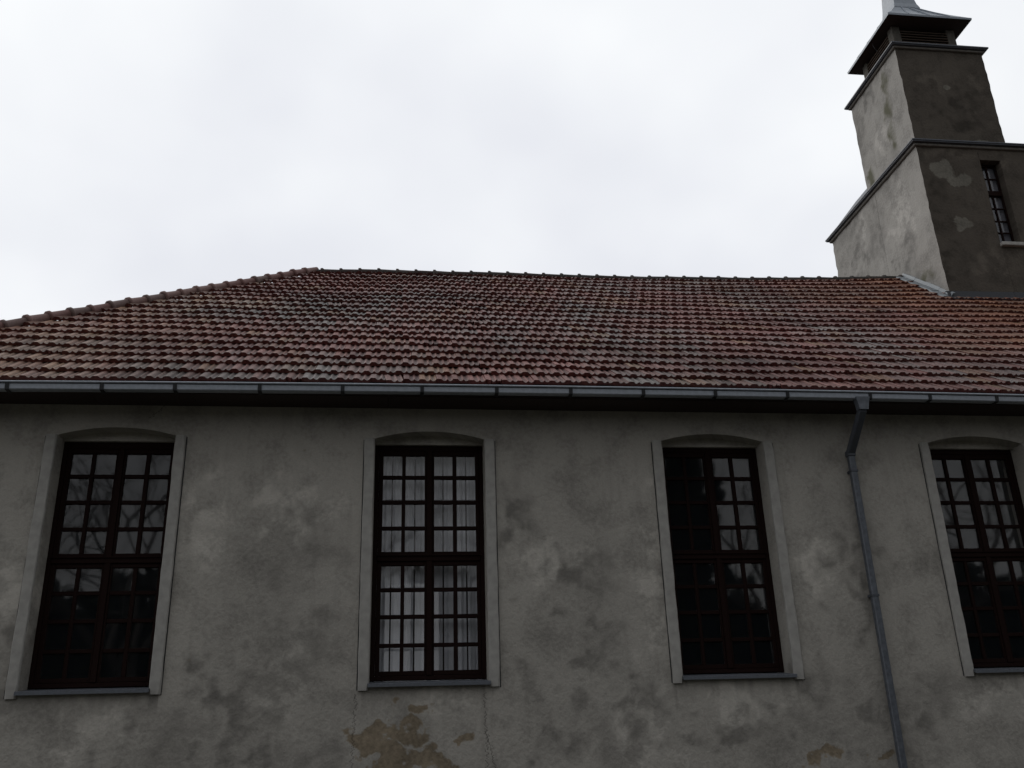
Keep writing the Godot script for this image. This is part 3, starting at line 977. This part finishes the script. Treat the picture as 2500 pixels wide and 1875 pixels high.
	b2(st, X0 - 0.125, X1 + 0.125, 11.835, 11.870, Z1 - 0.125, Z0 + 0.125, 0.006)
	part("lower_cornice_flashing", st, M.zinc_dark, tw)
	st = mb()
	var hy := 12.38
	var ra := Vector3(X0 - 0.08, 11.872, Z1 - 0.08)
	var rb := Vector3(X1 + 0.08, 11.872, Z1 - 0.08)
	var rc := Vector3(X1 + 0.08, 11.872, -6.4)
	var rd := Vector3(X0 - 0.08, 11.872, -6.4)
	var ta := Vector3(X0 + 0.28, hy, -7.5)
	var tb := Vector3(X1 - 0.28, hy, -7.5)
	var tc := Vector3(X1 - 0.28, hy, -6.75)
	var td := Vector3(X0 + 0.28, hy, -6.75)
	quad(st, rb, ra, ta, tb); quad(st, ra, rd, td, ta); quad(st, rc, rb, tb, tc); quad(st, rd, rc, tc, td); quad(st, td, tc, tb, ta)
	part("metal_roof", st, M.zinc_dark, tw)
	# upper stage
	var U0 := 10.99
	var U1 := 13.09
	var V0 := -4.43
	var V1 := -6.58
	var top := 14.45
	st = mb()
	face(st, Vector3(U0, 11.8, V0), Vector3(U1, 11.8, V0), top, fuv, 0.02)
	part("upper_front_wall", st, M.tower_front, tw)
	st = mb()
	face(st, Vector3(U0, 11.8, V1), Vector3(U0, 11.8, V0), top, suv, 0.02)
	face(st, Vector3(U1, 11.8, V0), Vector3(U1, 11.8, V1), top, suv, 0.02)
	face(st, Vector3(U1, 11.8, V1), Vector3(U0, 11.8, V1), top, fuv, 0.02)
	part("upper_side_wall", st, M.tower_side, tw)
	st = mb()
	b2(st, U0 - 0.055, U1 + 0.055, top - 0.03, top + 0.025, V1 - 0.055, V0 + 0.055, 0.012)
	part("upper_cornice", st, M.cornice, tw)
	st = mb()
	b2(st, U0 - 0.10, U1 + 0.10, top + 0.025, top + 0.045, V1 - 0.10, V0 + 0.10, 0.004)
	b2(st, U0 - 0.12, U1 + 0.12, top + 0.045, top + 0.085, V1 - 0.12, V0 + 0.12, 0.006)
	part("upper_cornice_flashing", st, M.zinc_dark, tw)
	# louvred lantern
	var L0 := 11.09
	var L1 := 12.63
	var K0 := -4.53
	var K1 := -5.95
	var ly0 := top + 0.085
	var ly1 := 15.17
	for e in [[L0, K0, 1, -1], [L1, K0, -1, -1], [L0, K1, 1, 1], [L1, K1, -1, 1]]:
		st = mb()
		var xb: float = e[0] + e[2] * 0.2
		var zb: float = e[1] + e[3] * 0.2
		box(st, Vector3(minf(e[0], xb), ly0, minf(e[1], zb)), Vector3(maxf(e[0], xb), ly1, maxf(e[1], zb)), 0.012)
		part("lantern_post", st, M.post, tw)
	st = mb()
	b2(st, L0 + 0.2, L1 - 0.2, ly0, ly0 + 0.13, K0 - 0.15, K0 - 0.01, 0.006)
	b2(st, L0 + 0.01, L0 + 0.15, ly0, ly0 + 0.13, K1 + 0.2, K0 - 0.2, 0.006)
	b2(st, L0 + 0.2, L1 - 0.2, ly0, ly0 + 0.13, K1 + 0.01, K1 + 0.15, 0.006)
	b2(st, L1 - 0.15, L1 - 0.01, ly0, ly0 + 0.13, K1 + 0.2, K0 - 0.2, 0.006)
	part("lantern_curb", st, M.cornice, tw)
	for k in 6:
		var y := ly0 + 0.165 + k * 0.075
		for side in 4:
			st = mb()
			var t: Transform3D
			var half: float
			if side % 2 == 0:
				half = (L1 - L0) / 2 - 0.2
				var z := K0 - 0.05 if side == 0 else K1 + 0.05
				t = Transform3D(Basis(Vector3.RIGHT, -0.6 if side == 2 else 0.6), Vector3((L0 + L1) / 2, y, z))
				box(st, Vector3(-half, -0.008, -0.062), Vector3(half, 0.008, 0.062), 0.003, t)
			else:
				half = (K0 - K1) / 2 - 0.2
				var x := L0 + 0.05 if side == 1 else L1 - 0.05
				t = Transform3D(Basis(Vector3.BACK, 0.6 if side == 1 else -0.6), Vector3(x, y, (K0 + K1) / 2))
				box(st, Vector3(-0.062, -0.008, -half), Vector3(0.062, 0.008, half), 0.003, t)
			part("louvre_slat", st, M.bare_wood, tw)
	# cap and spire
	st = mb()
	var cx := 11.85
	var cz := -5.185
	b2(st, cx - 0.99, cx + 0.99, 15.165, 15.185, cz - 0.99, cz + 0.99)
	part("cap_soffit", st, M.soffit, tw)
	st = mb()
	var rg := [[1.01, 15.165], [1.015, 15.215], [1.0, 15.225], [0.72, 15.55], [0.5, 15.83], [0.32, 16.085], [0.305, 16.10]]
	for k in rg.size() - 1: square_ring(st, cx, cz, rg[k], rg[k + 1])
	var cap := part("cap_roof", st, M.cap_metal, tw)
	for k in 3:                                    # standing seams of the metal sheets
		for side in 4:
			var sm := mb()
			var a := Vector3((-0.5 + k * 0.5) * 1.0, 15.225, 1.0)
			var b := Vector3((-0.5 + k * 0.5) * 0.32, 16.085, 0.325)
			var t := Transform3D(Basis(Vector3.UP, side * PI / 2), Vector3(cx, 0, cz))
			bar(sm, t * a, t * b, 0.014, 0.03, 0.0, t.basis.x)
			put("standing_seam", done(sm, M.cap_metal), cap)
	st = mb()
	rg = [[0.325, 16.09], [0.318, 16.13], [0.285, 16.25], [0.262, 16.42], [0.235, 16.75], [0.01, 19.6]]
	for k in rg.size() - 1: square_ring(st, cx, cz, rg[k], rg[k + 1])
	part("spire", st, M.cap_metal, tw)
	st = mb()                                      # wire hanging from the cap
	var wp := Vector3(cx - 0.93, 15.165, cz + 0.1)
	for k in 8:
		var q := wp + Vector3(0.20 * k / 8.0, -0.085, 0.0) if k < 7 else Vector3(U0 - 0.12, top + 0.12, cz + 0.1)
		tube(st, wp, q, 0.006, 0.006, 5)
		wp = q
	part("lightning_wire", st, M.iron, tw)
	# lead where the tower meets the tiles, the front strip coloured as in shade
	for k in 4:
		st = mb()
		var s0 := 6.05 + 0.47 * k - 0.03
		var s1 := 6.05 + 0.47 * (k + 1) + 0.03
		var lift := 0.042 + 0.008 * (k % 2)
		var jit := rng.randfn(0, 0.012)
		var xa := X0 - 0.21 + jit
		var pts := []
		for s in [s0, s1]:
			pts.append([roof_p(xa, s, lift - 0.012), roof_p(xa + 0.01, s, lift + 0.008), roof_p(X0 - 0.04, s, lift + 0.012), roof_p(X0 - 0.02, s, lift + 0.075), roof_p(X0 + 0.03, s, lift + 0.08)])
		for e in 4: quad(st, pts[0][e], pts[0][e + 1], pts[1][e + 1], pts[1][e])
		part("side_flashing", st, M.lead, tw)
	st = mb()
	for k in 3:
		var xa := X0 - 0.1 + k * 1.45
		var xb := xa + 1.47
		var d := 0.003 * k
		var a := [roof_p(xa, 5.86, 0.045 + d), roof_p(xa, 6.02, 0.05 + d), Vector3(xa, roof_p(xa, 6.02, 0.05).y + 0.14, Z0 + 0.095 + d), Vector3(xa, roof_p(xa, 6.02, 0.05).y + 0.15, Z0 + 0.02)]
		var b := [roof_p(xb, 5.86, 0.045 + d), roof_p(xb, 6.02, 0.05 + d), Vector3(xb, roof_p(xb, 6.02, 0.05).y + 0.14, Z0 + 0.095 + d), Vector3(xb, roof_p(xb, 6.02, 0.05).y + 0.15, Z0 + 0.02)]
		for e in 3: quad(st, a[e], b[e], b[e + 1], a[e + 1])
	part("front_flashing", st, M.shaded_lead, tw)

func square_ring(st: SurfaceTool, cx: float, cz: float, a: Array, b: Array) -> void:
	for i in 4:
		var p := Vector3(1, 0, 1).rotated(Vector3.UP, i * PI / 2)
		var q := Vector3(1, 0, 1).rotated(Vector3.UP, (i + 1) * PI / 2)
		var o := Vector3(cx, 0, cz)
		quad(st, o + p * a[0] + Vector3(0, a[1], 0), o + q * a[0] + Vector3(0, a[1], 0), o + q * b[0] + Vector3(0, b[1], 0), o + p * b[0] + Vector3(0, b[1], 0))

# ------------------------------------------------------------------ what stands behind the viewer and shows in the panes
func branch(st: SurfaceTool, a: Vector3, d: Vector3, l: float, r: float, depth: int) -> void:
	var p := a
	var dir := d
	var n := 3
	for i in n:
		var q := p + dir * (l / n)
		var r0 := r * (1.0 - 0.3 * i / n)
		var r1 := r * (1.0 - 0.3 * (i + 1) / n)
		tube(st, p, q, r0, r1, 5 if depth > 2 else 3)
		p = q
		dir = (dir + Vector3(rng.randfn(0, 0.14), rng.randfn(0.03, 0.10), rng.randfn(0, 0.14))).normalized()
		if depth > 0 and i > 0:
			var side := Vector3(rng.randfn(), rng.randfn(0.2, 0.5), rng.randfn()).normalized()
			branch(st, p, (dir * 0.65 + side * 0.75).normalized(), l * (0.55 + 0.2 * rng.randf()), r1 * 0.6, depth - 1)
	if depth > 0:
		branch(st, p, (dir + Vector3(rng.randfn(), 0.2, rng.randfn()) * 0.35).normalized(), l * 0.75, r * 0.66, depth - 1)

func bare_tree(at: Vector3, h: float, label: String) -> void:
	var t := thing("bare_tree", label, "tree", at, "bare trees behind the viewer")
	var st := mb()
	var p := Vector3(0, -0.2, 0)
	var top := Vector3(rng.randfn(0, 0.3), h * 0.32, rng.randfn(0, 0.3))
	tube(st, p, top, 0.026 * h, 0.018 * h, 9)
	var tr := put("trunk", done(st, M.bark), t)
	tr.position = Vector3.ZERO
	st = mb()
	for i in 4:
		var an := TAU * i / 4.0 + rng.randf()
		branch(st, top - Vector3(0, 0.25 * i, 0), Vector3(cos(an) * 0.6, 0.9, sin(an) * 0.6).normalized(), h * 0.24, 0.011 * h, 5)
	var cr := put("crown", done(st, M.bark), t)
	cr.position = Vector3.ZERO

func build_surroundings() -> void:
	var g := PlaneMesh.new()
	g.size = Vector2(600, 600)
	g.material = M.grass
	var o := put("ground", g, self)
	tag(o, "dark wet grass ground around the hall", "", "", "structure")
	bare_tree(Vector3(-8.8, 0, 21), 14, "tall bare tree furthest left behind the viewer")
	bare_tree(Vector3(-3.5, 0, 29), 17, "tallest bare tree, behind the viewer and left of the middle")
	bare_tree(Vector3(7, 0, 23), 14, "bare tree with a low fork right behind the viewer")
	bare_tree(Vector3(14.8, 0, 22), 14, "bare tree between the fork tree and the rightmost tree")
	bare_tree(Vector3(22, 0, 25), 15, "bare tree furthest right behind the viewer")
	# out of view, added to cut low light and darken low panes: evergreen hedge
	var leaf := mb()
	for k in 5:
		var a := TAU * k / 5.0
		var d := Vector3(cos(a), 0.25 * sin(k * 2.0), sin(a))
		var s := d.cross(Vector3.UP).normalized() * 0.09
		quad(leaf, d * 0.05 - s * 0.4, d * 0.28 - s, d * 0.5 + Vector3(0, -0.06, 0), d * 0.28 + s)
	var mm := MultiMesh.new()
	mm.transform_format = MultiMesh.TRANSFORM_3D
	mm.mesh = done(leaf, M.needles)
	mm.instance_count = 30000
	for i in mm.instance_count:
		var x := rng.randf_range(-45, 55)
		var hh := 8.2 + 2.6 * wob.get_noise_2d(x * 12.0, 3.0)
		var y := rng.randf() * hh
		var th := 2.2 * sqrt(maxf(0.02, 1.0 - pow(y / hh, 4.0)))
		var z := 35.0 - th + rng.randf() * 0.5
		if rng.randf() < 0.25: z = 35.0 + rng.randf_range(-th, th)
		var b := Basis.from_euler(Vector3(rng.randf() * 3, rng.randf() * TAU, rng.randf() * 3)) * (1.6 + rng.randf() * 1.4)
		mm.set_instance_transform(i, Transform3D(b, Vector3(x, y, z)))
	var con := thing("conifer", "narrow dark conifer standing behind the viewer before the hedge", "tree", Vector3(12.0, 0, 25.5))
	var ct := mb()
	tube(ct, Vector3(0, -0.2, 0), Vector3(0, 13.5, 0), 0.2, 0.02, 8)
	put("trunk", done(ct, M.bark), con).position = Vector3.ZERO
	var cm := MultiMesh.new()
	cm.transform_format = MultiMesh.TRANSFORM_3D
	cm.mesh = mm.mesh
	cm.instance_count = 3500
	for i in cm.instance_count:
		var y := 0.5 + 13.5 * rng.randf()
		var rr := (1.25 * (1.0 - pow(y / 14.2, 3.0)) + 0.1) * sqrt(rng.randf()) * (0.8 + 0.4 * wob.get_noise_1d(y * 60.0))
		var an := rng.randf() * TAU
		cm.set_instance_transform(i, Transform3D(Basis.from_euler(Vector3(rng.randf() * 3, rng.randf() * TAU, rng.randf() * 3)) * 1.7, Vector3(cos(an) * rr, y, sin(an) * rr)))
	var cf := MultiMeshInstance3D.new()
	cf.multimesh = cm
	cf.name = "crown"
	con.add_child(cf)
	tag(cf, "", "", "", "stuff")
	var hm := MultiMeshInstance3D.new()
	hm.multimesh = mm
	hm.name = "blocker_hedge"
	add_child(hm)
	tag(hm, "tall dark evergreen hedge added unseen behind the viewer to cut low light and darken low panes", "blocker_hedge", "", "stuff")

func build_curtains() -> void:
	for s in [-1.0, 1.0]:
		var st := mb()
		var n := 60
		st.set_smooth_group(1)
		for i in n:
			for j in 6:
				var p := []
				for e in [[0, 0], [1, 0], [1, 1], [0, 1]]:
					var u: float = float(i + e[0]) / n
					var v: float = float(j + e[1]) / 6.0
					var x: float = s * (-0.02 + u * 0.695)
					var z: float = 0.020 * sin(u * 34.0 + 0.5 * sin(v * 3.0)) * (0.5 + 0.5 * (1.0 - v)) + 0.008 * sin(u * 83.0 + s)
					p.append(Vector3(x, (v - 1.0) * 3.12, z))
				if s > 0: quad(st, p[0], p[1], p[2], p[3])
				else: quad(st, p[1], p[0], p[3], p[2])
		var o := MeshInstance3D.new()
		o.mesh = finish_smooth(st, M.curtain)
		o.name = numbered("curtain")
		add_child(o)
		o.position = Vector3(WIN_X[1], 3.72 + E, -0.43 - 0.03 * maxf(s, 0.0))
		tag(o, "white sheer curtain hanging behind the %s half of the second window" % ("left" if s < 0 else "right"), "curtain", "white curtains in the second window")

# ------------------------------------------------------------------
func _ready() -> void:
	rng.seed = 7
	wob.seed = 4; wob.frequency = 0.05; wob.fractal_octaves = 3
	var cam := Camera3D.new()
	cam.name = "camera"
	cam.fov = 44.73
	cam.near = 0.1
	cam.far = 900.0
	cam.transform = Transform3D(Basis(Vector3(0.99251634, -0.02964758, 0.11845813), Vector3(-0.01566447, 0.93115203, 0.36429455), -Vector3(0.12110298, 0.36342388, -0.92371919)), Vector3(0, E, CAM_Z))
	add_child(cam)
	make_sky()
	make_materials()
	M.cornice = grained(mat(lin(0.20, 0.185, 0.165), 0.92), 0.02, 25, 0.5, 1.0, 0.9)
	var sg: StandardMaterial3D = M.glass.duplicate()
	M.slit_glass = sg
	M.backing = mat(lin(0.13, 0.13, 0.15), 0.9)  # tone of the panel added behind the slit panes
	M.post = grained(mat(lin(0.13, 0.118, 0.10), 0.92), 0.02, 26, 0.5, 1.0, 0.9)
	build_hall(cam)
	build_tower()
	build_surroundings()
	build_curtains()
